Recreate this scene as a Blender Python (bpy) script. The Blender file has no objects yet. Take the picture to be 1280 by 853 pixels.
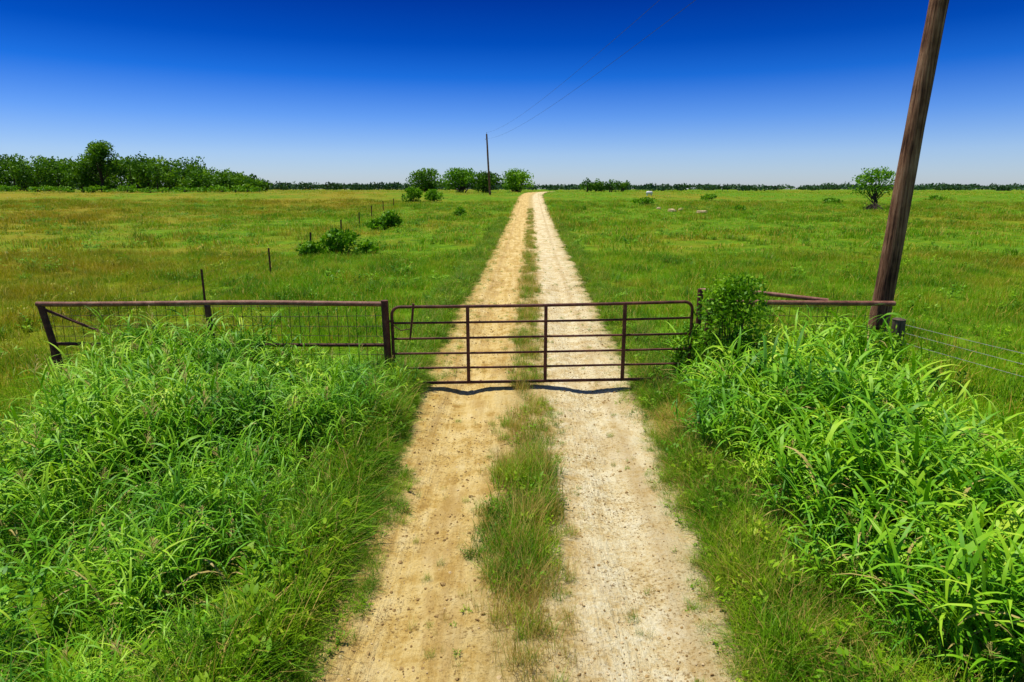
import bpy, math, bmesh, numpy as np
from mathutils import Vector
rng=np.random.default_rng(7)
sc=bpy.context.scene
sc.view_settings.view_transform='Standard'; sc.view_settings.look='None'
sc.view_settings.exposure=0; sc.view_settings.gamma=1

# ---------------- terrain ----------------
def ss(t):
    t=np.clip(t,0,1); return t*t*(3-2*t)
def cen(y):
    y=np.asarray(y,float)
    return 0.06+0.029*(y-4)+0.0009*np.clip(y-105,0,80)**2
def half(y):
    y=np.asarray(y,float)
    return 1.62+0.26*ss((y-3)/8)+0.10*ss((y-12)/30)
def wob(x,y,s,seed=0):
    a=seed*1.7
    return (np.sin(x*s+1.3*np.sin(y*s*.7+a)+a)+np.sin(y*s*1.13+1.7*np.sin(x*s*.6+2*a)+a*2)+.5*np.sin((x+y)*s*2.3+a*3)+.5*np.sin((x-y)*s*1.9+a))/3
def terr(x,y):
    x=np.asarray(x,float); y=np.asarray(y,float)
    r=2.5*ss((y-20)/130)*(1-.10*ss(x/70))
    off=ss((np.abs(x-cen(y))-2.2)/4)
    z=r+off*(.10*wob(x,y,.35,1)+.05*wob(x,y,1.1,2))
    z=z+off*.25*ss((y-40)/60)*wob(x,y,.07,3)
    return z

# ---------------- helpers ----------------
def add_mesh(name,V,F,mat=None,tint=None,link=True,smooth=False,midx=None,attrs=None,mats=None):
    me=bpy.data.meshes.new(name)
    V=np.asarray(V,np.float32).reshape(-1,3)
    if isinstance(F,np.ndarray):
        me.vertices.add(len(V)); me.vertices.foreach_set('co',V.ravel())
        n=F.shape[1]; me.loops.add(F.size); me.loops.foreach_set('vertex_index',F.astype(np.int32).ravel())
        me.polygons.add(len(F))
        me.polygons.foreach_set('loop_start',np.arange(0,F.size,n,dtype=np.int32))
        me.update(calc_edges=True)
    else:
        me.from_pydata([tuple(map(float,v)) for v in V],[],F); me.update()
    for m in (mats or ([mat] if mat else [])): me.materials.append(m)
    if midx is not None: me.polygons.foreach_set('material_index',np.asarray(midx,np.int32))
    if smooth: me.polygons.foreach_set('use_smooth',np.ones(len(me.polygons),bool))
    if tint is not None:
        a=me.attributes.new('tint','FLOAT','POINT'); a.data.foreach_set('value',np.asarray(tint,np.float32))
    for k,v in (attrs or {}).items():
        a=me.attributes.new(k,'FLOAT','POINT'); a.data.foreach_set('value',np.asarray(v,np.float32))
    me.update()
    ob=bpy.data.objects.new(name,me)
    if link: sc.collection.objects.link(ob)
    return ob

class MB:
    def __init__(s): s.v=[];s.f=[];s.m=[]
    def poly(s,pts,rad,n=8,m=0,cap=True):
        pts=[Vector(p) for p in pts]
        if not hasattr(rad,'__len__'): rad=[rad]*len(pts)
        b=len(s.v); k=len(pts); ref=None
        for i,p in enumerate(pts):
            d=(pts[min(i+1,k-1)]-pts[max(i-1,0)]).normalized()
            if ref is None:
                ref=Vector((0,0,1)) if abs(d.z)<.9 else Vector((1,0,0))
            u=(ref-d*ref.dot(d)).normalized(); w=d.cross(u); ref=u
            for j in range(n):
                a=2*math.pi*j/n
                s.v.append(tuple(p+(u*math.cos(a)+w*math.sin(a))*rad[i]))
        for i in range(k-1):
            for j in range(n):
                s.f.append((b+i*n+j,b+i*n+(j+1)%n,b+(i+1)*n+(j+1)%n,b+(i+1)*n+j)); s.m.append(m)
        if cap:
            s.f.append(tuple(b+j for j in range(n))[::-1]); s.m.append(m)
            s.f.append(tuple(b+(k-1)*n+j for j in range(n))); s.m.append(m)
    def box(s,c,h,m=0,rot=None):
        b=len(s.v); c=Vector(c)
        for dx in(-1,1):
            for dy in(-1,1):
                for dz in(-1,1):
                    v=Vector((dx*h[0],dy*h[1],dz*h[2]))
                    if rot: v=rot@v
                    s.v.append(tuple(c+v))
        for f in((0,1,3,2),(4,6,7,5),(0,4,5,1),(2,3,7,6),(0,2,6,4),(1,5,7,3)):
            s.f.append(tuple(b+i for i in f)); s.m.append(m)
    def make(s,name,mats,smooth=True):
        ob=add_mesh(name,s.v,s.f,mats=mats,midx=s.m)
        if smooth:
            for p in ob.data.polygons: p.use_smooth=len(p.vertices)==4
            ob.data.set_sharp_from_angle(angle=math.radians(50))
        return ob

def blades(base,az,L,phi0,bend,w,S,tint,tw=None,tip=.05):
    N=len(az); t=np.linspace(0,1,S+1)
    tm=(t[:-1]+t[1:])/2
    phi=phi0[:,None]+bend[:,None]*tm[None]**1.2
    d=np.stack([np.sin(phi)*np.cos(az)[:,None],np.sin(phi)*np.sin(az)[:,None],np.cos(phi)],-1)*(L/S)[:,None,None]
    P=np.concatenate([np.zeros((N,1,3)),np.cumsum(d,1)],1)+base[:,None,:]
    prof=np.maximum(np.minimum(1,.45+2.5*t)*(1-t**2.2),tip)
    side=np.stack([-np.sin(az),np.cos(az),np.zeros(N)],-1)
    if tw is not None:
        up=np.stack([np.cos(az)*.6,np.sin(az)*.6,np.ones(N)*.8],-1)
        side=side*np.cos(tw)[:,None]+up*np.sin(tw)[:,None]
    W=side[:,None,:]*(w[:,None]*prof[None])[:,:,None]*.5
    V=np.stack([P-W,P+W],2).reshape(-1,3)
    i=np.arange(N)[:,None]*(2*(S+1))+np.arange(S)[None]*2
    F=np.stack([i,i+1,i+3,i+2],-1).reshape(-1,4)
    return V,F,np.repeat(tint,2*(S+1)),P
def cat(parts):
    V=[];F=[];T=[];o=0
    for v,f,t in parts:
        V.append(v);F.append(f+o);T.append(t);o+=len(v)
    return np.concatenate(V),np.concatenate(F),np.concatenate(T)

# ---------------- materials ----------------
class NT:
    def __init__(s,name):
        s.mat=bpy.data.materials.new(name); s.mat.use_nodes=True
        s.t=s.mat.node_tree; s.t.nodes.clear(); s.out=s.n('ShaderNodeOutputMaterial')
    def n(s,ty,**k):
        nd=s.t.nodes.new(ty)
        for a,b in k.items(): setattr(nd,a,b)
        return nd
    def l(s,a,b): s.t.links.new(a,b)
    def val(s,x,sock):
        if isinstance(x,(int,float)): sock.default_value=x
        else: s.l(x,sock)
    def math(s,op,a,b=0,c=None,clamp=False):
        nd=s.n('ShaderNodeMath',operation=op,use_clamp=clamp); s.val(a,nd.inputs[0]); s.val(b,nd.inputs[1])
        if c is not None: s.val(c,nd.inputs[2])
        return nd.outputs[0]
    def noise(s,vec,scale,detail=3,rough=.55,stretch=None):
        if stretch:
            mp=s.n('ShaderNodeMapping'); mp.inputs['Scale'].default_value=stretch; s.l(vec,mp.inputs['Vector']); vec=mp.outputs[0]
        nd=s.n('ShaderNodeTexNoise'); nd.inputs['Scale'].default_value=scale; nd.inputs['Detail'].default_value=detail; nd.inputs['Roughness'].default_value=rough
        s.l(vec,nd.inputs['Vector']); return nd.outputs['Fac']
    def ramp(s,fac,stops):
        nd=s.n('ShaderNodeValToRGB'); cr=nd.color_ramp
        while len(cr.elements)<len(stops): cr.elements.new(.5)
        for e,(p,c) in zip(cr.elements,stops): e.position=p; e.color=(*c,1) if len(c)==3 else c
        s.l(fac,nd.inputs[0]); return nd.outputs[0]
    def mix(s,f,a,b,mode='MIX'):
        nd=s.n('ShaderNodeMix',data_type='RGBA',blend_type=mode)
        s.val(f,nd.inputs[0])
        for x,i in((a,6),(b,7)):
            if isinstance(x,tuple): nd.inputs[i].default_value=(*x,1)
            else: s.l(x,nd.inputs[i])
        return nd.outputs[2]
    def mr(s,v,a,b,c=0,d=1):
        nd=s.n('ShaderNodeMapRange',clamp=True); s.l(v,nd.inputs[0])
        for i,x in enumerate((a,b,c,d)): nd.inputs[i+1].default_value=x
        return nd.outputs[0]
    def pos(s): return s.n('ShaderNodeNewGeometry').outputs['Position']
    def bump(s,h,strength,dist):
        nd=s.n('ShaderNodeBump'); nd.inputs['Strength'].default_value=strength; nd.inputs['Distance'].default_value=dist; s.l(h,nd.inputs['Height']); return nd.outputs[0]
    def bsdf(s,col,rough=.8,spec=.3,normal=None,metal=0):
        b=s.n('ShaderNodeBsdfPrincipled')
        if isinstance(col,tuple): b.inputs['Base Color'].default_value=(*col,1)
        else: s.l(col,b.inputs['Base Color'])
        s.val(rough,b.inputs['Roughness']); b.inputs['Specular IOR Level'].default_value=spec; b.inputs['Metallic'].default_value=metal
        if normal: s.l(normal,b.inputs['Normal'])
        return b.outputs[0]

def fieldk(m,p):
    x=m.n('ShaderNodeSeparateXYZ'); m.l(p,x.inputs[0])
    big=m.noise(p,.05,3,.55,(1,.55,1)); mid=m.noise(p,.25,3,.65)
    k=m.math('ADD',m.mr(x.outputs[0],-30,2,.42,-.06),m.mr(big,.42,.62,-.25,.50))
    k=m.math('ADD',k,m.mr(mid,.38,.64,-.30,.45),clamp=True)
    return k,mid
def leaf_mat(name,stops,straw=(.42,.30,.10),transl=.3,rough=.5,spec=.15,nscale=.5,field=False,namp=.36):
    m=NT(name); p=m.pos()
    at=m.n('ShaderNodeAttribute',attribute_name='tint').outputs['Fac']
    rn=m.n('ShaderNodeAttribute',attribute_name='rnd').outputs['Fac']
    r=m.n('ShaderNodeObjectInfo').outputs['Random']
    nz=m.noise(p,nscale,1)
    v=m.math('MULTIPLY',at,.45); v=m.math('MULTIPLY_ADD',r,.18,v); v=m.math('MULTIPLY_ADD',rn,.20,v); v=m.math('ADD',v,m.mr(nz,.32,.68,-.12,namp))
    col=m.ramp(v,stops)
    if field:
        k,mid=fieldk(m,p)
        col=m.mix(k,col,m.mix(v,(.21,.21,.005),(.46,.42,.018)))
    isd=m.math('GREATER_THAN',at,1.5)
    col=m.mix(isd,col,straw)
    b=m.bsdf(col,rough,spec)
    tr=m.n('ShaderNodeBsdfTranslucent'); 
    tc=m.mix(1.0,col,(1.0,1.0,.35),'MULTIPLY'); m.l(tc,tr.inputs[0])
    mx=m.n('ShaderNodeMixShader'); mx.inputs[0].default_value=transl; m.l(b,mx.inputs[1]); m.l(tr.outputs[0],mx.inputs[2])
    m.l(mx.outputs[0],m.out.inputs[0]); return m.mat

M_tall=leaf_mat('johnson_grass_leaf',[(0,(.012,.065,.002)),(.28,(.045,.19,.004)),(.55,(.14,.39,.007)),(.8,(.31,.57,.015)),(1,(.52,.70,.05))],straw=(.50,.40,.12),spec=.25,transl=.18,nscale=1.1,namp=.34)
M_meadow=leaf_mat('meadow_blade',[(0,(.045,.155,.001)),(.4,(.16,.37,.003)),(.8,(.30,.52,.006)),(1,(.46,.57,.02))],nscale=.5,field=True,straw=(.60,.44,.07))
M_fine=leaf_mat('fine_grass_blade',[(0,(.04,.14,.003)),(.4,(.13,.31,.005)),(.75,(.28,.45,.010)),(1,(.48,.52,.04))],straw=(.58,.42,.11),nscale=1.5,transl=.25)
M_shrub=leaf_mat('shrub_leaf',[(0,(.03,.12,.004)),(.4,(.13,.33,.008)),(.8,(.28,.52,.016)),(1,(.40,.60,.04))],nscale=2)
M_tree=leaf_mat('tree_leaf',[(0,(.015,.06,.004)),(.4,(.07,.19,.008)),(.8,(.18,.36,.014)),(1,(.28,.46,.02))],nscale=.3,transl=.3)
M_far=leaf_mat('distant_leaf',[(0,(.02,.06,.025)),(.5,(.045,.11,.04)),(1,(.08,.17,.055))],nscale=.02,transl=.2)

# ground
m=NT('meadow_soil'); p=m.pos()
n2=m.noise(p,1.2,5,.65); n3=m.noise(p,14,4,.7)
g=m.ramp(m.math('MULTIPLY_ADD',n3,.5,m.math('MULTIPLY',n2,.5)),[(.3,(.025,.07,.002)),(.46,(.08,.18,.003)),(.58,(.16,.30,.005)),(.72,(.30,.34,.02))])
k,mid=fieldk(m,p)
g=m.mix(k,g,m.ramp(n3,[(.3,(.11,.10,.004)),(.5,(.25,.22,.010)),(.7,(.40,.33,.04))]))
m.l(m.bsdf(g,.95,.1,m.bump(n3,.6,.08)),m.out.inputs[0]); M_ground=m.mat

# track
m=NT('sandy_track'); p=m.pos()
q=m.n('ShaderNodeAttribute',attribute_name='q').outputs['Fac']; lat=m.n('ShaderNodeAttribute',attribute_name='lat').outputs['Fac']
streak=m.noise(p,1,4,.65,(7,.35,1)); st2=m.noise(p,1,3,.6,(22,1.0,1))
f1=m.noise(p,3,6,.7); f2=m.noise(p,26,5,.75); big=m.noise(p,.9,4,.6)
side=m.mr(m.math('ADD',lat,m.math('MULTIPLY_ADD',f1,.6,-.3)),-.4,.6)
lv=m.math('ADD',m.math('MULTIPLY',f1,.5),m.math('MULTIPLY',streak,.3)); lv=m.math('MULTIPLY_ADD',f2,.2,lv)
left=m.ramp(lv,[(.36,(.36,.20,.045)),(.44,(.56,.37,.10)),(.50,(.72,.53,.19)),(.62,(.82,.66,.31))])
right=m.ramp(m.math('ADD',m.math('MULTIPLY',f2,.45),m.math('MULTIPLY',f1,.55)),[(.36,(.46,.31,.10)),(.44,(.68,.53,.25)),(.52,(.80,.69,.40)),(.62,(.87,.79,.53))])
col=m.mix(side,left,right)
spk=m.mr(m.noise(p,34,3,.65),.55,.63,0,.85)
col=m.mix(m.math('MULTIPLY',spk,m.mr(big,.42,.54,.08,1)),col,(.24,.145,.045))
damp=m.mr(m.noise(p,1,5,.65,(2.4,.6,1)),.50,.60,0,.6)
col=m.mix(m.math('MULTIPLY',damp,m.mr(side,0,1,1,.5)),col,(.46,.29,.085))
al=m.math('ABSOLUTE',m.math('ADD',lat,m.math('MULTIPLY_ADD',f1,.8,-.4)))
midm=m.mr(al,.12,.5,.6,0)
col=m.mix(midm,col,m.ramp(f2,[(.35,(.28,.20,.05)),(.65,(.62,.46,.17))]))
# compacted wheel lines
wl=m.math('ABSOLUTE',m.math('SUBTRACT',m.math('ABSOLUTE',m.math('ADD',lat,m.math('MULTIPLY_ADD',streak,.25,-.12))),1.28))
col=m.mix(m.mr(wl,.0,.13,.38,0),col,(.40,.26,.085))
edge=m.math('ADD',m.math('ABSOLUTE',q),m.math('MULTIPLY_ADD',f1,.5,-.25)); edge=m.math('ADD',edge,m.math('MULTIPLY_ADD',f2,.3,-.15)); edge=m.math('ADD',edge,m.math('MULTIPLY_ADD',big,.6,-.3))
col=m.mix(m.mr(edge,.76,1.0,0,.6),col,(.38,.29,.07))
hgt=m.math('ADD',m.math('MULTIPLY',f1,.8),m.math('MULTIPLY_ADD',f2,.4,m.math('MULTIPLY',st2,.35)))
b=m.bsdf(col,.95,.1,m.bump(hgt,1.0,.09))
tr=m.n('ShaderNodeBsdfTransparent'); mx=m.n('ShaderNodeMixShader'); m.l(m.mr(edge,.96,1.06,1,0),mx.inputs[0]); m.l(tr.outputs[0],mx.inputs[1]); m.l(b,mx.inputs[2])
m.l(mx.outputs[0],m.out.inputs[0]); M_track=m.mat

def rust(name,c1,c2,c3,rough=.7):
    m=NT(name); p=m.pos(); a=m.noise(p,7,5,.7); b=m.noise(p,60,4,.7)
    v=m.math('MULTIPLY_ADD',b,.4,m.math('MULTIPLY',a,.6))
    m.l(m.bsdf(m.ramp(v,[(.35,c1),(.5,c2),(.66,c3)]),rough,.3,m.bump(b,.3,.004)),m.out.inputs[0]); return m.mat
M_rust=rust('rusted_pipe',(.09,.032,.018),(.24,.10,.06),(.42,.24,.16),.6)
M_rustd=rust('dark_rusted_steel',(.03,.010,.007),(.11,.035,.022),(.22,.09,.055),.7)
M_wire=rust('rusty_wire',(.025,.014,.008),(.05,.03,.02),(.09,.06,.04))
M_galv=rust('galvanised_wire',(.16,.16,.15),(.28,.28,.26),(.4,.4,.38),.5)
M_line=rust('aluminium_cable',(.03,.05,.10),(.04,.06,.12),(.06,.08,.14),.5)
M_rock=rust('pale_limestone',(.36,.25,.10),(.56,.42,.21),(.68,.56,.34),.9)
M_clod=rust('soil_clod',(.16,.10,.035),(.34,.22,.075),(.50,.35,.14),.95)
M_white=rust('weathered_white_paint',(.55,.53,.48),(.72,.71,.68),(.8,.8,.78),.5)
M_ins=rust('glazed_ceramic',(.12,.12,.13),(.16,.16,.17),(.2,.2,.2),.25)
def wood(name,stops):
    m=NT(name); p=m.pos(); a=m.noise(p,1,6,.7,(30,30,1.2)); b=m.noise(p,2,4); c=m.noise(p,1,3,.6,(90,90,4))
    v=m.math('MULTIPLY_ADD',b,.35,m.math('MULTIPLY',a,.65))
    m.l(m.bsdf(m.ramp(v,stops),.85,.2,m.bump(m.math('ADD',a,c),.8,.02)),m.out.inputs[0]); return m.mat
M_pole=wood('creosoted_wood',[(.38,(.03,.012,.007)),(.46,(.14,.06,.03)),(.54,(.30,.15,.08)),(.66,(.48,.29,.17))])
M_post=wood('weathered_wood',[(.35,(.04,.028,.02)),(.5,(.12,.085,.06)),(.68,(.26,.20,.15))])
M_bark=wood('bark',[(.35,(.02,.014,.01)),(.5,(.06,.045,.03)),(.68,(.13,.10,.07))])

# ---------------- ground / track ----------------
def graded(a,b,s0,growth,start,flat=0):
    out=[start]; s=s0
    while out[-1]<b: out.append(out[-1]+s); s*=(growth if out[-1]-start>flat else 1)
    lo=[start]; s=s0
    while lo[-1]>a: lo.append(lo[-1]-s); s*=(growth if start-lo[-1]>flat else 1)
    return np.array(sorted(set(lo+out)))
def grid(xs,ys):
    X,Y=np.meshgrid(xs,ys); nx=len(xs); ny=len(ys)
    i=(np.arange(ny-1)[:,None]*nx+np.arange(nx-1)[None]).ravel()
    return X.ravel(),Y.ravel(),np.stack([i,i+1,i+1+nx,i+nx],-1)
X,Y,F=grid(graded(-4000,4000,.22,1.05,0.5,5),graded(-400,6000,.3,1.03,8,14))
Z=terr(X,Y); la=np.abs(X-cen(Y))
Z=Z+.04*ss((la-2.4)/1.5)*wob(X,Y,3.1,5)-.09*(1-ss((la-half(Y)*.98)/.55))*(Y<190)
add_mesh('ground',np.stack([X,Y,Z],-1),F,M_ground,smooth=True)

ys=np.concatenate([np.arange(-15,2.5,.4),np.arange(2.5,16,.04),np.arange(16,40,.2),np.arange(40,200,1.0)])
qs=np.linspace(-1.3,1.3,91)
Q,Y,F=grid(qs,ys); C=cen(Y); H=half(Y); X=C+Q*H; L=Q*H
near=ss((45-Y)/30)
rut=-.06*np.exp(-((np.abs(L)-1.0+.08*wob(Y,Y*0,.9,2))/.26)**2)+.035*np.exp(-(L/.4)**2)
c1,s1=math.cos(.7),math.sin(.7)
nz=.013*wob(X*c1+Y*s1,Y*c1-X*s1,7,1)+.018*wob(X,Y,3.3,3)+rng.normal(0,.0042,len(X))
tread=np.exp(-((L+.95+.1*np.sin(Y*.5))/.12)**2)*.006*np.sin(Y*42+np.abs(L+.95)*60)*(wob(Y,L,1.1,4)>0)
Z=terr(X,Y)+.035+near*(rut+nz*.9+tread)-.05*ss((np.abs(Q)-.95)/.3)
add_mesh('dirt_track',np.stack([X,Y,Z],-1),F,M_track,smooth=True,attrs={'q':Q,'lat':L})
def trz(x,y):
    l=x-cen(y); return terr(x,y)+.035+ss((45-y)/30)*(-.06*np.exp(-((np.abs(l)-1.0+.08*wob(y,y*0,.9,2))/.26)**2)+.035*np.exp(-(l/.4)**2)+.0117*wob(x*c1+y*s1,y*c1-x*s1,7,1)+.0162*wob(x,y,3.3,3))

# ---------------- instancing ----------------
def make_coll(name,obs):
    c=bpy.data.collections.new(name)
    for o in obs: c.objects.link(o)
    return c
def instancer(name,pts,rot,scl,idx,coll,realize=False):
    me=bpy.data.meshes.new(name); n=len(pts)
    me.vertices.add(n); me.vertices.foreach_set('co',np.asarray(pts,np.float32).ravel())
    a=me.attributes.new('rot','FLOAT_VECTOR','POINT'); a.data.foreach_set('vector',np.asarray(rot,np.float32).ravel())
    a=me.attributes.new('scl','FLOAT_VECTOR','POINT'); a.data.foreach_set('vector',np.asarray(scl,np.float32).ravel())
    a=me.attributes.new('idx','INT','POINT'); a.data.foreach_set('value',np.asarray(idx,np.int32))
    if realize:
        a=me.attributes.new('rnd','FLOAT','POINT'); a.data.foreach_set('value',rng.uniform(0,1,n).astype(np.float32))
    ob=bpy.data.objects.new(name,me); sc.collection.objects.link(ob)
    ng=bpy.data.node_groups.new(name+'_scatter','GeometryNodeTree')
    ng.interface.new_socket('Geometry',in_out='INPUT',socket_type='NodeSocketGeometry')
    ng.interface.new_socket('Geometry',in_out='OUTPUT',socket_type='NodeSocketGeometry')
    N=ng.nodes.new; gi=N('NodeGroupInput'); go=N('NodeGroupOutput'); ip=N('GeometryNodeInstanceOnPoints'); ci=N('GeometryNodeCollectionInfo')
    ci.inputs['Collection'].default_value=coll; ci.inputs['Separate Children'].default_value=True; ci.inputs['Reset Children'].default_value=True
    L=ng.links.new
    L(gi.outputs[0],ip.inputs['Points']); L(ci.outputs[0],ip.inputs['Instance']); ip.inputs['Pick Instance'].default_value=True
    for nm,ty,sk in(('rot','FLOAT_VECTOR','Rotation'),('scl','FLOAT_VECTOR','Scale'),('idx','INT','Instance Index')):
        na=N('GeometryNodeInputNamedAttribute'); na.data_type=ty; na.inputs['Name'].default_value=nm; L(na.outputs['Attribute'],ip.inputs[sk])
    if realize:
        rz=N('GeometryNodeRealizeInstances'); L(ip.outputs[0],rz.inputs[0]); L(rz.outputs[0],go.inputs[0])
    else: L(ip.outputs[0],go.inputs[0])
    md=ob.modifiers.new('scatter','NODES'); md.node_group=ng
    return ob
def place(name,x,y,s,nvar,coll,zf=terr,tilt=.12,zs=None,dz=-.02,idx=None,realize=False):
    n=len(x); z=zf(x,y)+dz
    rot=np.stack([rng.normal(0,tilt,n),rng.normal(0,tilt,n),rng.uniform(0,6.283,n)],-1)
    s=np.asarray(s)*np.ones(n); zz=s if zs is None else zs
    return instancer(name,np.stack([x,y,z],-1),rot,np.stack([s,s,zz],-1),rng.integers(0,nvar,n) if idx is None else idx,coll,realize)

def johnson(seed,wid,hgt,nst,leafL,pan=.06):
    r=np.random.default_rng(seed); parts=[]
    a=r.uniform(0,6.28,nst); R=.28*np.sqrt(r.uniform(0,1,nst))
    base=np.stack([R*np.cos(a),R*np.sin(a),np.zeros(nst)],-1)
    H=hgt*r.uniform(.6,1.1,nst); saz=a+r.normal(0,.7,nst)
    v,f,t,P=blades(base,saz,H,r.uniform(.02,.25,nst),r.uniform(.05,.45,nst),np.full(nst,.010),5,r.uniform(.3,.7,nst),tip=.5)
    parts.append((v,f,t))
    B=[];A=[];LL=[];PH=[];BE=[];W=[];T=[]
    for i in range(nst):
        k=r.integers(6,9); pl=r.uniform(0,6.28); dead=r.random()<.05
        for j in range(k):
            u=.12+.88*(j+r.uniform(0,.6))/k; u=min(u,1)*5; i0=min(int(u),4); fr=u-i0
            B.append(P[i,i0]*(1-fr)+P[i,i0+1]*fr); A.append(pl+math.pi*(j%2)+r.normal(0,.5))
            LL.append(leafL*r.uniform(.6,1.15)*(1-.25*(j/k)**2)); PH.append(r.uniform(.25,.65)); BE.append(r.uniform(.8,2.3)); W.append(wid*r.uniform(.7,1.2)); T.append(2 if (dead and j<4) or (j==0 and r.random()<.35) else r.uniform(0,1)*.55+.5*j/k)
    v,f,t,_=blades(np.array(B),np.array(A),np.array(LL),np.array(PH),np.array(BE),np.array(W),5,np.array(T),tw=r.normal(0,.35,len(A)))
    parts.append((v,f,t))
    for i in range(nst):
        if r.random()<pan:
            top=P[i,-1]; n=26; h=r.uniform(.12,.28)
            u=r.uniform(0,1,n); b=top+np.stack([np.zeros(n),np.zeros(n),u*h],-1)
            v,f,t,_=blades(b,r.uniform(0,6.28,n),.10*(1.15-u),r.uniform(.3,.9,n),r.uniform(0,.6,n),np.full(n,.005),2,np.full(n,2.),tip=.8)
            parts.append((v,f,t))
            v,f,t,_=blades(top[None],np.array([0.]),np.array([h]),np.array([.02]),np.array([.1]),np.array([.006]),2,np.array([.9]),tip=.6); parts.append((v,f,t))
    return cat(parts)
def tuft(seed,n,R,h0,h1,w,S=3,dry=.1,bend=(.2,1.3),phi=(.0,.5)):
    r=np.random.default_rng(seed); a=r.uniform(0,6.28,n); q=R*np.sqrt(r.uniform(0,1,n))
    base=np.stack([q*np.cos(a),q*np.sin(a),np.zeros(n)],-1)
    t=r.uniform(0,1,n); t[r.random(n)<dry]=2
    return blades(base,r.uniform(0,6.28,n),r.uniform(h0,h1,n),r.uniform(*phi,n),r.uniform(*bend,n),w*r.uniform(.6,1.3,n),S,t)[:3]
def weed(seed,n=60,h=.35,lw=.05,R=.2):
    r=np.random.default_rng(seed); parts=[]; ns=9
    a=r.uniform(0,6.28,ns); base=np.zeros((ns,3)); base[:,0]=.4*R*np.cos(a); base[:,1]=.4*R*np.sin(a)
    v,f,t,P=blades(base,a,h*r.uniform(.7,1.1,ns),r.uniform(.1,.5,ns),r.uniform(0,.4,ns),np.full(ns,.008),4,r.uniform(.2,.6,ns),tip=.5); parts.append((v,f,t))
    B=[]
    for _ in range(n):
        i=r.integers(ns); j=r.integers(1,5); B.append(P[i,j]+r.normal(0,.015,3))
    v,f,t,_=blades(np.array(B),r.uniform(0,6.28,n),lw*r.uniform(1.4,2.6,n),r.uniform(.7,1.4,n),r.uniform(.0,.8,n),lw*r.uniform(.8,1.2,n),3,r.uniform(.3,1,n)); parts.append((v,f,t))
    return cat(parts)
def objs(prefix,datas,mat): return [add_mesh(f'{prefix}_{i:02d}',d[0],d[1],mat,tint=d[2],link=False) for i,d in enumerate(datas)]

C_left=make_coll('tall_grass_clumps',objs('clump_a',[johnson(10+i,.021,.95,13,.52) for i in range(5)]+[tuft(16,160,.3,.5,1.05,.009,5,.06,bend=(.6,2.0),phi=(0,.4)),tuft(17,160,.3,.45,.95,.008,5,.12,bend=(.6,2.2),phi=(0,.4)),weed(18,160,.95,.045,.5)],M_tall))
C_right=make_coll('cane_grass_clumps',objs('clump_b',[johnson(40+i,.036,1.1,11,.62) for i in range(7)],M_tall))
C_mead=make_coll('meadow_tufts',objs('tuft_m',[tuft(70+i,110,.5,.12,.36,.012,2,.12) for i in range(4)]+[tuft(75+i,60,.35,.2,.5,.009,3,.35,bend=(.1,.8)) for i in range(2)]+[weed(77+i,60,.32,.035,.25) for i in range(2)],M_meadow))
C_mfar=make_coll('meadow_far_tufts',objs('tuft_f',[tuft(90+i,120,1.0,.12,.34,.036,2,.12) for i in range(4)]+[tuft(95,110,.8,.2,.45,.03,2,.4)],M_meadow))
C_fine=make_coll('fine_tufts',objs('tuft_n',[tuft(110+i,70,.14,.10,.34,.0055,4,.12,bend=(.3,1.6)) for i in range(3)]+[tuft(115+i,50,.12,.12,.38,.004,4,.75,bend=(.1,1.0)) for i in range(2)]+[weed(118,40,.16,.02,.12)],M_fine))
C_edge=make_coll('verge_tufts',objs('tuft_v',[tuft(130+i,100,.22,.22,.6,.009,3,.08,bend=(.4,1.8)) for i in range(3)]+[tuft(135+i,70,.18,.2,.62,.006,3,.35,bend=(.2,1.4)) for i in range(2)]+[weed(138,70,.4,.035,.2)]+[tuft(139,90,.2,.2,.5,.008,4,1.,bend=(.8,2.2),phi=(.3,1.2))],M_fine))

def inpoly(x,y,P):
    r=np.zeros(len(x),bool); n=len(P)
    for i in range(n):
        x1,y1=P[i]; x2,y2=P[(i+1)%n]
        c=((y1>y)!=(y2>y))&(x<(x2-x1)*(y-y1)/(y2-y1+1e-12)+x1); r^=c
    return r
def edged(x,y,P):
    d=np.full(len(x),1e9); n=len(P)
    for i in range(n):
        a=np.array(P[i]);b=np.array(P[(i+1)%n]); ab=b-a
        t=np.clip(((x-a[0])*ab[0]+(y-a[1])*ab[1])/(ab@ab),0,1)
        d=np.minimum(d,np.hypot(x-a[0]-t*ab[0],y-a[1]-t*ab[1]))
    return d
PL=[(-1.80,-1),(-1.80,3.6),(-1.85,6.5),(-1.85,8.6),(-1.55,10.0),(-2.1,10.6),(-6.9,10.7),(-7.1,9.6),(-6.4,8),(-6.2,6.3),(-6.8,3.5),(-6.8,-1)]
PR=[(2.8,-1),(2.6,3.6),(2.55,5.5),(2.5,8),(2.62,9.5),(3.0,10.5),(6.0,10.6),(6.2,9.6),(5.4,8.2),(5.2,7),(5.5,5.5),(6.2,3.8),(6.5,-1)]
def fill(P,dens,jit=.0):
    P_=np.array(P); lo=P_.min(0);hi=P_.max(0); n=int(dens*np.prod(hi-lo)); x=rng.uniform(lo[0],hi[0],n); y=rng.uniform(lo[1],hi[1],n)
    k=inpoly(x+.2*wob(x,y,3,4),y,P); return x[k],y[k]
x,y=fill(PL,12); d=edged(x,y,PL); s=(.5+.5*ss(d/.8))*(1+.32*wob(x,y,1.7,2))*rng.uniform(.78,1.22,len(x))*(.72+.28*ss((y-2.5)/5))
idx=rng.integers(0,5,len(x)); pf=np.where(y<5.5,.5,.15)*(1+.6*wob(x,y,1.1,5)); k=rng.random(len(x))<pf; idx[k]=rng.integers(5,7,k.sum())
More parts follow.
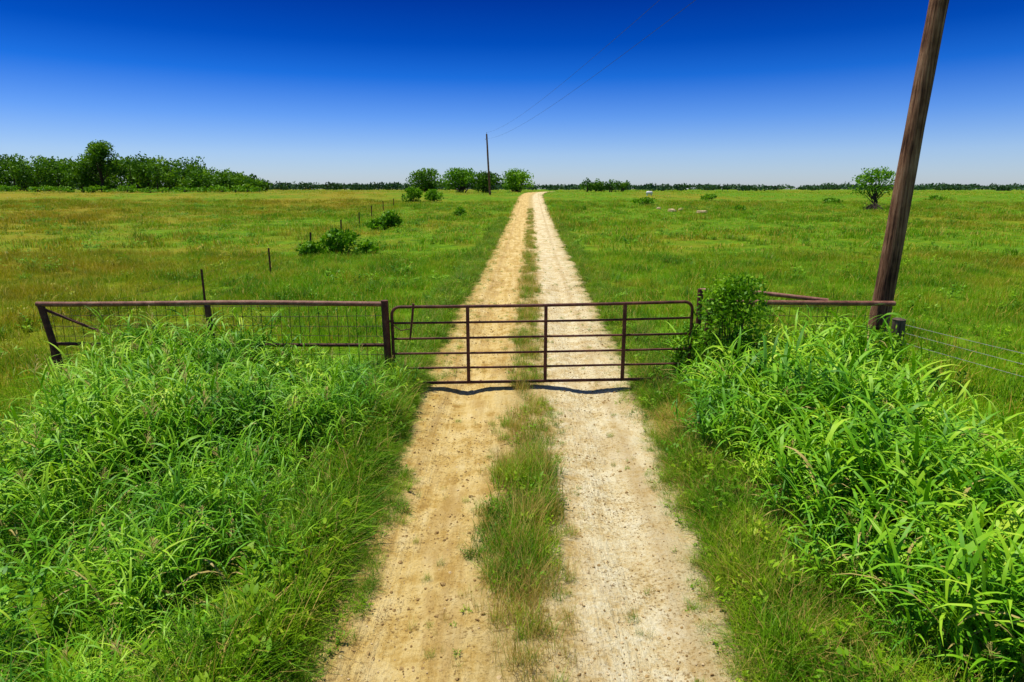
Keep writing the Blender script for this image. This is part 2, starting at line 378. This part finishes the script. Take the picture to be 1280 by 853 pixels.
k=(rng.random(len(x))<.75)&(((x+5.6)**2+(y-5.8)**2<.9)|((x+4.2)**2+(y-4.0)**2<.15)|((x+3.0)**2/.6+(y-8.8)**2<.25)); idx[k]=7
place('tall_grass',x,y,s,8,C_left,tilt=.15,idx=idx,realize=True)
x,y=fill(PR,12); d=edged(x,y,PR); s=(.5+.5*ss(d/.7))*(1+.30*wob(x,y,1.7,6))*rng.uniform(.78,1.22,len(x))*(.82+.18*ss((y-2.5)/4))
place('tall_grass',x,y,s,7,C_right,tilt=.15,realize=True)

def band(n,y0,y1,l0,l1,side,pw=1.5):
    u=rng.uniform(0,1,n)**pw; y=y0+(y1-y0)*u
    lat=rng.uniform(l0,l1,n)+.22*wob(y,y*0+side,1.1,7)+.12*wob(y,y*0,3.1,5); x=cen(y)+side*(half(y)+lat); return x,y
xa,ya=band(1150,1,10.6,-.28,.45,-1,1); xb,yb=band(1500,1,10.6,-.25,1.0,1,1)
xc,yc=band(1500,10.6,60,-.45,.9,-1,1.7); xd,yd=band(1500,10.6,60,-.45,.9,1,1.7)
x=np.concatenate([xa,xb,xc,xd]); y=np.concatenate([ya,yb,yc,yd])
lat=np.abs(x-cen(y))-half(y)
s=(.28+.72*ss((lat+.25)/.6))*rng.uniform(.7,1.2,len(x))*np.where(y>10.6,.75,1)*np.where(x<0,1.15,.85)
idx=rng.integers(0,6,len(x)); k=(x<0)&(idx>2)&(idx<5)&(rng.random(len(x))<.8); idx[k]=0
k=((x-2.35)**2*3+(y-8.4)**2<.55)&(rng.random(len(x))<.95); idx[k]=6
k=(x>1)&(y<10)&(rng.random(len(x))<.2); idx[k]=rng.integers(3,5,k.sum())
place('verge_grass',x,y,s,6,C_edge,tilt=.15,idx=idx)
n=4600; y=1.5+75*rng.uniform(0,1,n)**1.9; wd=.22+.17*ss((y-3.5)/2.5)
x=cen(y)+.05+rng.normal(0,1,n)*wd*.62+.12*wob(y,y*0,1.2,3)
keep=rng.random(n)<(.24+.76*ss((y-4.0)/.8)*(1-.55*ss((y-6.8)/1.2)))*(.10+.90*ss((wob(x,y,1.9,8)+.35)/.55)); x=x[keep];y=y[keep]
s=rng.uniform(.4,1.05,len(x))*np.exp(-((x-cen(y))/.55)**2)*(.75+.35*ss((y-4.2)/1.5))*np.where(y>20,1.15,1)*np.where(y<7,1.3,.9)
idx=rng.integers(0,6,len(x)); dry=(rng.random(len(x))<np.where(y<4.7,.75,np.where(y>7,.35,.12))); idx[dry]=rng.integers(3,5,dry.sum())
place('median_grass',x,y,s,6,C_fine,zf=trz,tilt=.12,idx=idx)
n=1500; y=2.5+40*rng.uniform(0,1,n)**1.5; x=cen(y)+rng.uniform(-.98,.98,n)*half(y)
k=((wob(x,y,2.3,9)>.42)&(rng.random(n)<.7))|(rng.random(n)<.07); x=x[k];y=y[k]
place('track_weeds',x,y,rng.uniform(.15,.45,len(x)),6,C_fine,zf=trz,tilt=.2,zs=rng.uniform(.15,.4,len(x)),dz=-.005)

def meadow(n,y0,y1,pw):
    y=y0+(y1-y0)*rng.uniform(0,1,n)**pw; x=rng.uniform(-1,1,n)*(y*.95+6)
    k=(np.abs(x-cen(y))>half(y)+.45)
    near=y<12
    k&=~(near&(inpoly(x,y,PL)|inpoly(x,y,PR)))
    k&=~((y<10.8)&(np.abs(x-.4)<2.9))
    tr=np.abs(x-(15+9*np.sin(y/16)+.12*y)); k&=~(((tr<.45)|(np.abs(tr-1.7)<.45))&(y>14)&(rng.random(n)<.8))
    return x[k],y[k]
x,y=meadow(10000,-1,32,.62)
s=rng.uniform(.6,1.2,len(x))*(1+.4*wob(x,y,.9,4)); w=wob(x,y,.5,11)
idx=np.where(rng.random(len(x))<.12+.25*(w>.3),rng.integers(4,8,len(x)),rng.integers(0,4,len(x)))
place('meadow_grass',x,y,s,8,C_mead,idx=idx)
x,y=meadow(6500,30,95,.62); s=rng.uniform(.7,1.2,len(x))
place('meadow_grass',x,y,s,5,C_mfar,zs=s*rng.uniform(.4,1.4,len(x))*(1+.5*wob(x,y,.3,4)))
x,y=meadow(2600,92,220,.6); s=rng.uniform(1.3,2.3,len(x))
place('meadow_grass',x,y,s,5,C_mfar,zs=rng.uniform(.5,.9,len(x)))
x,y=meadow(9000,11,85,.75); k=(wob(x,y,.42,21)+.5*wob(x,y,1.7,5)>.58)|(rng.random(len(x))<.03); x=x[k]; y=y[k]
C_weed=make_coll('pasture_weeds',objs('tuft_w',[weed(200+i,70,.45,.05,.35) for i in range(2)]+[tuft(203,90,.25,.25,.6,.016,3,.08,bend=(.3,1.6))],M_shrub))
place('pasture_weeds',x,y,rng.uniform(.5,1.15,len(x))*(1+y/90),3,C_weed,zs=rng.uniform(.4,1.1,len(x)))

def stones(prefix,mat):
    out=[]
    for i in range(4):
        bm=bmesh.new(); bmesh.ops.create_icosphere(bm,subdivisions=1,radius=1)
        for v in bm.verts: v.co*=1+rng.normal(0,.16); v.co.z*=.6
        me=bpy.data.meshes.new(prefix); bm.to_mesh(me); bm.free(); me.materials.append(mat); out.append(bpy.data.objects.new(f'{prefix}_{i}',me))
    return make_coll(prefix+'s',out)
C_peb=stones('pebble',M_rock); C_clod=stones('clod',M_clod)
n=5000; y=2+24*rng.uniform(0,1,n)**1.4; lt=np.where(rng.random(n)<.62,rng.normal(.95,.4,n),rng.uniform(-1.5,1.5,n)); x=cen(y)+lt*half(y)/1.6
place('gravel',x,y,np.clip(rng.lognormal(-5.0,.4,n),.003,.018),4,C_peb,zf=trz,tilt=.5,dz=.002)
n=9000; y=2+22*rng.uniform(0,1,n)**1.3; lt=rng.uniform(-1.5,1.45,n); x=cen(y)+lt*half(y)/1.6
k=(wob(x,y,1.6,13)+.6*wob(x,y,4.3,3)>.2)|(rng.random(n)<.15); x=x[k];y=y[k]
place('soil_clods',x,y,np.clip(rng.lognormal(-4.75,.45,len(x)),.004,.026),4,C_clod,zf=trz,tilt=.5,dz=.001)

# ---------------- woody plants ----------------
def leaves(cent,rad,n,size,r,tints,up=.0):
    k=r.integers(0,len(cent),n); d=r.normal(0,1,(n,3)); d/=np.linalg.norm(d,axis=1)[:,None]
    rr=r.uniform(.25,1.08,n)**.6; P=cent[k]+d*rr[:,None]*rad[k]
    a=r.normal(0,1,(n,3)); a/=np.linalg.norm(a,axis=1)[:,None]; b=np.cross(a,r.normal(0,1,(n,3))); b/=np.linalg.norm(b,axis=1)[:,None]
    s=size*r.uniform(.6,1.3,n)[:,None]
    V=np.stack([P-a*s*.6,P+b*s*.32,P+a*s*.6,P-b*s*.32],1).reshape(-1,3)
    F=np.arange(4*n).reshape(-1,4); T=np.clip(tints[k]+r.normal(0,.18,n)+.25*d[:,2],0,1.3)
    return V,F,np.repeat(T,4)
def plant(name,x,y,H,W,nl,ls,seed,mat,base=.35,nb=12,trunk=.12,stems=1,z0=None):
    r=np.random.default_rng(seed); g=float(terr(x,y))-.05 if z0 is None else z0
    th=r.uniform(0,6.28,nb); q=np.sqrt(r.uniform(.02,1,nb)); h=r.uniform(0,1,nb)
    env=np.sqrt(np.clip(1-(h*1.0-.25)**2*1.3,.1,1))
    br=r.uniform(.16,.30,nb)
    zc=H*(base+(1-base)*(.12+.72*h))
    C=np.stack([np.cos(th)*q*W*.38*env,np.sin(th)*q*W*.38*env,zc],-1); C[0]=[0,0,H*.85]; 
    R=np.stack([br*W*1.0,br*W*1.0,br*min(W,H*(1-base)*1.3)*.8],-1); C[:,2]=np.minimum(C[:,2],H-R[:,2])
    V,F,T=leaves(C,R,nl,ls,r,r.uniform(.15,.85,nb))
    mb=MB()
    for s in range(stems):
        ox,oy=(r.normal(0,.08*W,2) if stems>1 else (0,0)); tr=trunk/(1 if stems==1 else 1.6)
        top=Vector((ox*2+r.normal(0,.04)*W,oy*2,H*(base+.25)))
        pts=[Vector((ox,oy,0)),Vector((ox+r.normal(0,.03)*H,oy,H*base*.5)),Vector((ox*1.5,oy*1.5+r.normal(0,.03)*H,H*base)),top]
        mb.poly(pts,[tr*1.3,tr,tr*.8,tr*.45],6)
    for i in range(nb):
        j=r.uniform(.35,.95); st=Vector((0,0,H*base*j+.02)) if stems==1 else Vector((r.normal(0,.05*W),r.normal(0,.05*W),H*base*j*.6))
        e=Vector(C[i]); mid=(st+e)/2+Vector((0,0,-.05*H+r.normal(0,.04)*H))
        mb.poly([st,mid,e],[trunk*.5,trunk*.3,trunk*.1],5)
    nv=len(mb.v); fl=[tuple(f) for f in mb.f]; k=len(fl)
    V2=np.concatenate([np.array(mb.v),V]); fl+= [tuple(f) for f in (F+nv).tolist()]
    T2=np.concatenate([np.zeros(nv),T])
    ob=add_mesh(name,V2,fl,mats=[M_bark,mat],midx=[0]*k+[1]*len(F),tint=T2); ob.location=(x,y,g); return ob

plant('leafy_shrub',3.45,9.75,2.18,1.15,4800,.058,3,M_shrub,base=.2,nb=30,trunk=.03,stems=4)
plant('leafy_shrub',2.95,10.3,1.25,.8,1800,.05,5,M_shrub,base=.15,nb=14,trunk=.02,stems=3)
plant('leafy_shrub',5.7,9.9,1.25,1.3,2200,.06,6,M_shrub,base=.1,nb=16,trunk=.02,stems=3)
plant('leafy_shrub',-5.9,9.9,1.15,1.5,2200,.06,8,M_shrub,base=.1,nb=16,trunk=.02,stems=3)
for (x,y,H,W,n) in[(-8.6,32,1.4,2.2,1500),(-9.8,31.5,.85,1.3,600),(-7.5,33,.7,1.1,400),(-9.3,50,1.4,1.8,900),(-10.2,49,.9,1.4,500),
    (-5.2,65,.9,1.6,400),(-14,93,2.2,3.0,900),(-11.5,97,2.0,3.2,900),(17,84,.9,3.0,500),(25,72,.6,1.6,300),(44,90,.8,3,400),(62,96,1.0,3,400),(30,100,1,3,400)]:
    plant('wild_shrub',x,y,H,W,n,.12+.002*y,int(abs(x*31+y)),M_shrub,base=.12,nb=14,trunk=.03,stems=3)
plant('oak_tree',-18.4,140,5.1,7.6,2600,.42,21,M_tree,base=.10,nb=24,trunk=.2,stems=2)
plant('oak_tree',-11.0,142,5.4,8.6,3200,.42,22,M_shrub,base=.12,nb=26,trunk=.2,stems=2)
plant('oak_tree',-5.2,143,4.7,6.6,2300,.42,23,M_tree,base=.12,nb=22,trunk=.2,stems=2)
plant('oak_tree',1.2,147,5.2,7.6,2800,.42,24,M_shrub,base=.10,nb=24,trunk=.2,stems=2)
plant('mesquite_tree',41.5,75,4.8,5.6,1700,.26,27,M_shrub,base=.36,nb=20,trunk=.12)
plant('oak_tree',-97,156,12.0,8.5,3400,.5,28,M_tree,base=.3,nb=20,trunk=.25)

def treemass(name,specs,ls,mat,seed,per):
    r=np.random.default_rng(seed); Cs=[];Rs=[];Ts=[];mb=MB()
    for (x,y,H,W) in specs:
        g=float(terr(x,y)); nb=9
        th=r.uniform(0,6.28,nb); q=np.sqrt(r.uniform(0,1,nb)); z=g+H*r.uniform(.22,.8,nb)
        c=np.stack([x+np.cos(th)*q*W*.4,y+np.sin(th)*q*W*.4,z],-1); rd=W*r.uniform(.16,.3,nb); rz=np.minimum(rd,H*.26)
        Cs.append(c);Rs.append(np.stack([rd,rd,rz],-1));Ts.append(np.clip(r.uniform(.1,.75)+r.normal(0,.15,nb),0,1))
        mb.poly([(x,y,g-.1),(x+.2,y,g+H*.3),(x,y,g+H*.7)],[.2,.15,.06],5)
    V,F,T=leaves(np.concatenate(Cs),np.concatenate(Rs),per*len(specs),ls,r,np.concatenate(Ts))
    nv=len(mb.v); fl=list(mb.f); k=len(fl); fl+=[tuple(f) for f in (F+nv).tolist()]
    return add_mesh(name,np.concatenate([np.array(mb.v),V]),fl,mats=[M_bark,mat],midx=[0]*k+[1]*len(F),tint=np.concatenate([np.zeros(nv),T]))
sp=[]
for i in range(125):
    x=-182+119*i/124+rng.normal(0,1); y=160+rng.uniform(-5,16); tap=1-.62*ss((x+88)/26)
    sp.append((x,y,(8.9+.8*math.sin(i*.5)+rng.uniform(-.8,.8))*tap,rng.uniform(7,9.5)*tap**.5))
treemass('tree_line',sp,.6,M_tree,51,580)
sp=[(-175+118*i/60+rng.normal(0,1),150+rng.uniform(-3,3),rng.uniform(.8,1.9),rng.uniform(3,5)) for i in range(60)]
treemass('scrub_thicket',sp,.4,M_shrub,52,160)
sp=[(17+rng.uniform(0,10),152+rng.uniform(-3,3),rng.uniform(2.0,3.2),3.4) for i in range(10)]
treemass('scrub_thicket',sp,.4,M_tree,53,220)
sp=[]
for i in range(300):
    u=rng.uniform(-1,1); y=rng.uniform(330,520); x=u*y*1.2
    if x>0 and rng.random()<.5: continue
    sp.append((x,y,rng.uniform(3.0,4.8)*(1.05 if x<0 else .75),rng.uniform(9,16)))
treemass('distant_tree_line',sp,1.3,M_far,54,120)
sp=[]
for i in range(420):
    y=rng.uniform(800,1300); x=rng.uniform(-1,1)*y*1.2; sp.append((x,y,rng.uniform(6,9),rng.uniform(22,40)))
treemass('distant_tree_line',sp,3.0,M_far,55,100)

# ---------------- gate ----------------
GY=10.2
mb=MB()
def gz(x,k):
    u=(x+1.97)/4.88; return (.10+.09*u)+k*(1.29+.0*u)
x0,x1=-1.95,2.92
def bar(k,r,xa=x0,xb=x1,dy=0,m=0): mb.poly([(xa+(xb-xa)*t,GY+dy+.006*math.sin(t*9+k*5),gz(xa+(xb-xa)*t,k)-.014*math.sin(t*math.pi)*(.5+.5*math.sin(k*17))) for t in np.linspace(0,1,13)],r,10,m)
pts=[]; rc=.13
def corner(cx,k,a0,a1):
    for a in np.linspace(a0,a1,6):
        X_=cx+rc*math.cos(a); pts.append((X_,GY,gz(X_,k)+ (rc*math.sin(a)+(-rc if k==1 else rc))))
corner(x0+rc,0,math.pi*1.5,math.pi); corner(x0+rc,1,math.pi,math.pi*.5)
for t in np.linspace(.05,.95,9): pts.append((x0+rc+(x1-x0-2*rc)*t,GY,gz(x0+rc+(x1-x0-2*rc)*t,1)-.015*math.sin(t*math.pi)))
corner(x1-rc,1,math.pi*.5,0); corner(x1-rc,0,0,-math.pi*.5)
for t in np.linspace(.95,.05,9): pts.append((x0+rc+(x1-x0-2*rc)*t,GY,gz(x0+rc+(x1-x0-2*rc)*t,0)))
pts.append(pts[0]); mb.poly(pts,.026,10,0)
for k in(.20,.395,.59,.795): bar(k,.019,x0+.02,x1-.02)
for xx in(-.72,.55,1.83): mb.box((xx,GY-.026,(gz(xx,0)+gz(xx,1))/2),(.026,.006,.63)); mb.box((xx,GY+.026,(gz(xx,0)+gz(xx,1))/2),(.026,.006,.63))
for k in(.18,.82):
    mb.poly([(x0-.1,GY,gz(x0,k)),(x0+.03,GY,gz(x0,k))],.018,8); mb.poly([(x0-.07,GY,gz(x0,k)-.05),(x0-.07,GY,gz(x0,k)+.05)],.024,8)
mb.make('farm_gate',[M_rustd])
mb=MB(); mb.poly([(-1.58,GY-.08,1.46),(-1.62,GY-.07,1.15),(-1.66,GY-.06,.86)],[.02,.018,.014],8)
mb.poly([(-1.95,GY-.05,1.12),(-1.8,GY-.07,1.02),(-1.65,GY-.09,1.05)],.008,6); mb.make('latch_bar',[M_rustd])

def meshwire(mb,xa,xb,z0,z1,y,dx=.155,nh=8,m=1):
    for x in np.arange(xa,xb,dx):
        b=rng.normal(0,.012); mb.poly([(x+b,y,z0),(x-b*.5,y+rng.normal(0,.008),(z0+z1)/2),(x+b*.3,y,z1)],.0042,4,m,cap=False)
    for k in range(nh):
        z=z0+(z1-z0)*k/(nh-1); mb.poly([(xa+(xb-xa)*t,y,z+.012*math.sin(t*7+k)) for t in np.linspace(0,1,9)],.0042,4,m,cap=False)
mb=MB(); T=1.45
mb.poly([(x,GY,T+.012*math.sin(x*1.1)) for x in np.linspace(-7.68,-2.03,14)],.042,12,0)
mb.poly([(-7.35,GY-.02,-.2),(-7.62,GY,T-.03)],.052,12,2); mb.poly([(-4.86,GY,-.2),(-4.93,GY,T-.04)],.048,12,2); mb.poly([(-2.03,GY,-.2),(-2.06,GY,T+.05)],.06,14,2)
mb.poly([(-7.5,GY,.78),(-4.9,GY,.76),(-2.06,GY,.76)],.030,10,2)
mb.poly([(-7.6,GY+.03,T-.1),(-6.6,GY+.03,.92)],.024,8,2)
meshwire(mb,-7.5,-2.1,.25,1.40,GY+.055)
mb.make('pipe_fence',[M_rust,M_wire,M_rustd])
mb=MB()
mb.poly([(3.15,GY,T+.03),(4.6,GY,T+.01),(6.18,GY,T)],.042,12,0)
mb.poly([(3.3,GY+.9,T+.08),(4.0,GY+.55,T+.11),(5.15,GY+.1,T+.03)],.036,10,0)
mb.poly([(3.2,GY,-.2),(3.2,GY,T+.08)],.06,14,2); mb.poly([(5.95,GY,-.2),(5.98,GY,T-.03)],.05,12,2); mb.poly([(3.3,GY+.9,-.2),(3.3,GY+.9,T+.1)],.05,12,2)
mb.poly([(3.2,GY,.76),(5.96,GY,.78)],.030,10,2)
meshwire(mb,3.28,5.9,.25,1.40,GY+.055)
mb.make('pipe_fence',[M_rust,M_wire,M_rustd])

P=[(-7.75,10.5),(-8.15,16.8),(-9.25,24.5),(-10.0,32),(-11.1,42),(-12.1,51.5),(-12.9,60),(-13.8,70),(-14.8,82),(-15.8,95)]
mb=MB(); tops=[]
for i,(x,y) in enumerate(P):
    g=float(terr(x,y)); h=1.28 if i<2 else 1.1+rng.uniform(-.1,.12); lx=rng.normal(0,.05)
    r=.022+.0003*y
    mb.poly([(x,y,g-.2),(x+lx,y,g+h)],r*.75,5,0); mb.box((x+lx/2,y-.02,g+h/2),(r*1.1,.004,h/2),0)
    tops.append((x,lx,y,g,h))
for a,b in zip(tops[:-1],tops[1:]):
    for k in(.3,.5,.7,.9):
        mb.poly([(a[0]+a[1]*k,a[2],a[3]+a[4]*k),((a[0]+b[0])/2,(a[2]+b[2])/2,(a[3]+b[3])/2+(a[4]+b[4])/2*k-.05),(b[0]+b[1]*k,b[2],b[3]+b[4]*k)],.0025,4,1,cap=False)
mb.make('wire_fence',[M_rustd,M_wire])

# ---------------- poles ----------------
def pole(name,x,y,H,r0,lx,ly,hs):
    g=float(terr(x,y)); mb=MB(); n=14; r=np.random.default_rng(3)
    pts=[(x+lx*t+.01*math.sin(t*9),y+ly*t,g-.4+(H+.4)*t) for t in np.linspace(0,1,n)]
    mb.poly(pts,[r0*(1-.32*t)*(1+.02*r.normal()) for t in np.linspace(0,1,n)],20,0)
    tx,ty,tz=x+lx,y+ly,g+H
    mb.poly([(tx,ty,tz),(tx,ty,tz+.14)],.02,8,1); mb.poly([(tx,ty,tz+.14),(tx,ty,tz+.2),(tx,ty,tz+.26)],[.05,.065,.03],10,2)
    mb.poly([(tx,ty,tz-.9),(tx-.22,ty,tz-.88)],.02,8,1); mb.poly([(tx-.22,ty,tz-.94),(tx-.22,ty,tz-.82)],[.045,.045],10,2)
    mb.make(name,[M_pole,M_galv,M_ins]); return (tx,ty,tz+.24),(tx-.22,ty,tz-.84)
a1,a2=pole('utility_pole',6.12,10.62,9.6,.165,.55,0,1)
b1,b2=pole('utility_pole',-4.0,120,10.6,.20,-.55,0,1)
mb=MB()
for a,b in((a1,b1),(a2,b2)):
    a=Vector(a);b=Vector(b)
    mb.poly([a.lerp(b,t)-Vector((0,0,4*1.1*t*(1-t))) for t in np.linspace(0,1,60)],.0075,5,0)
    c=a+Vector((6,-70,-2)); mb.poly([a.lerp(c,t)-Vector((0,0,4*.8*t*(1-t))) for t in np.linspace(0,1,30)],.0075,5,0)
mb.make('power_lines',[M_line])

mb=MB()
mb.poly([(6.22,10.05,-.3),(6.21,10.05,.6),(6.20,10.05,1.22)],[.11,.10,.095],14,0)
mb.poly([(6.20,10.05,1.22),(6.20,10.05,1.235)],[.10,.07],14,0)
mb.poly([(8.15,5.3,-.3),(8.15,5.3,1.25)],[.07,.065],12,0); mb.poly([(9.9,.6,-.3),(9.9,.6,1.25)],[.07,.065],12,0)
for za,zb in((1.15,1.05),(1.02,.88),(.86,.70)):
    A=Vector((6.25,9.95,za));B=Vector((8.12,5.3,zb)); Cc=Vector((9.88,.6,zb))
    for u,v in((A,B),(B,Cc)):
        mb.poly([u.lerp(v,t)-Vector((0,0,.05*4*t*(1-t)*.5)) for t in np.linspace(0,1,12)],.003,4,1,cap=False)
        for t in np.linspace(.03,.97,34):
            q_=u.lerp(v,t)-Vector((0,0,.1*t*(1-t))); a_=rng.uniform(0,3)
            mb.poly([q_-Vector((.015*math.cos(a_),0,.015*math.sin(a_))),q_+Vector((.015*math.cos(a_),0,.015*math.sin(a_)))],.002,3,1,cap=False)
mb.make('barbed_wire_fence',[M_post,M_galv])

def rock(name,x,y,s,sq=.6):
    bm=bmesh.new(); bmesh.ops.create_icosphere(bm,subdivisions=3,radius=s); sd=rng.uniform(0,9)
    for v in bm.verts:
        c=v.co.copy(); k=1+.22*math.sin(c.x*4/s*.5+sd)+.14*math.sin(c.y*7/s*.5+sd*2)+.1*math.sin(c.z*9/s+sd); v.co=c*k; v.co.z*=sq
    me=bpy.data.meshes.new(name); bm.to_mesh(me); bm.free(); me.materials.append(M_rock)
    o=bpy.data.objects.new(name,me); o.location=(x,y,float(terr(x,y))+s*.15+.05); o.rotation_euler=(0,0,rng.uniform(0,6)); sc.collection.objects.link(o)
for x,y,s in[(17.3,70,.45),(18.3,71,.3),(19.4,67,.42),(20.0,68,.3),(16.4,73,.25),(18.9,73,.35)]: rock('limestone_boulder',x,y,s,.5)
mb=MB(); g=float(terr(25.5,122)); t=[(24.9,122,g+.55),(24.97,122,g+.55),(25.05,122,g+.55),(25.95,122,g+.55),(26.03,122,g+.55),(26.1,122,g+.55)]
mb.poly(t,[.1,.22,.3,.3,.22,.1],16,0)
for xx in(25.1,25.9): mb.box((xx,122,g+.12),(.06,.25,.16),0)
mb.poly([(25.5,122,g+.82),(25.5,122,g+.93)],.09,10,0); mb.make('water_tank',[M_white])
mb=MB(); g=float(terr(40.5,73.5))
for i in range(46):
    a=rng.uniform(0,6.28); r_=rng.uniform(.1,1.1); p0=Vector((40.6+r_*math.cos(a),73.3+r_*math.sin(a),g+.05)); L_=rng.uniform(.5,1.1); 
    mb.poly([p0,p0+Vector((-math.cos(a)*L_*.6+rng.normal(0,.2),-math.sin(a)*.4*L_,L_*.55)),p0+Vector((-math.cos(a)*L_+rng.normal(0,.3),-math.sin(a)*L_,L_*.8))],[.05,.035,.015],5,0)
mb.make('brush_pile',[M_bark])

# ---------------- light ----------------
EL=math.radians(74); AZ=math.radians(-62)
d=Vector((math.sin(AZ)*math.cos(EL),math.cos(AZ)*math.cos(EL),math.sin(EL)))
sd=bpy.data.lights.new('sun','SUN'); sd.energy=5.0; sd.angle=math.radians(.5); sd.color=(1,.95,.86)
so=bpy.data.objects.new('sun',sd); so.rotation_euler=d.to_track_quat('Z','Y').to_euler(); so.location=(0,0,40); sc.collection.objects.link(so)
w=bpy.data.worlds.new('World'); sc.world=w; w.use_nodes=True; nt=w.node_tree; nt.nodes.clear()
out=nt.nodes.new('ShaderNodeOutputWorld'); bg=nt.nodes.new('ShaderNodeBackground'); sky=nt.nodes.new('ShaderNodeTexSky')
sky.sky_type='NISHITA'; sky.sun_disc=False; sky.sun_elevation=EL; sky.sun_rotation=AZ; sky.air_density=1.0; sky.dust_density=.3; sky.ozone_density=3
tc=nt.nodes.new('ShaderNodeTexCoord'); sp_=nt.nodes.new('ShaderNodeSeparateXYZ'); rp=nt.nodes.new('ShaderNodeValToRGB')
cr=rp.color_ramp
st=[(0,(.62,.72,1)),(.05,(.50,.64,1)),(.10,(.24,.45,.95)),(.155,(.03,.25,.80)),(.20,(.002,.14,.60)),(.27,(.0004,.065,.40)),(.45,(.04,.15,.42)),(.7,(.32,.42,.7))]
while len(cr.elements)<len(st): cr.elements.new(.5)
for e,(p_,c) in zip(cr.elements,st): e.position=p_; e.color=(*c,1)
mx=nt.nodes.new('ShaderNodeMix'); mx.data_type='RGBA'; mx.blend_type='MULTIPLY'; mx.inputs[0].default_value=1
L=nt.links.new
L(tc.outputs['Generated'],sp_.inputs[0]); L(sp_.outputs[2],rp.inputs[0]); L(sky.outputs[0],mx.inputs[6]); L(rp.outputs[0],mx.inputs[7]); L(mx.outputs[2],bg.inputs[0]); L(bg.outputs[0],out.inputs[0])
bg.inputs[1].default_value=.14

cam=bpy.data.cameras.new('camera'); co=bpy.data.objects.new('camera',cam); sc.collection.objects.link(co)
cam.sensor_width=36; cam.lens=22.5; cam.clip_start=.05; cam.clip_end=12000
co.location=(0,0,3.25); co.rotation_euler=(math.radians(90-13.36),0,0); sc.camera=co
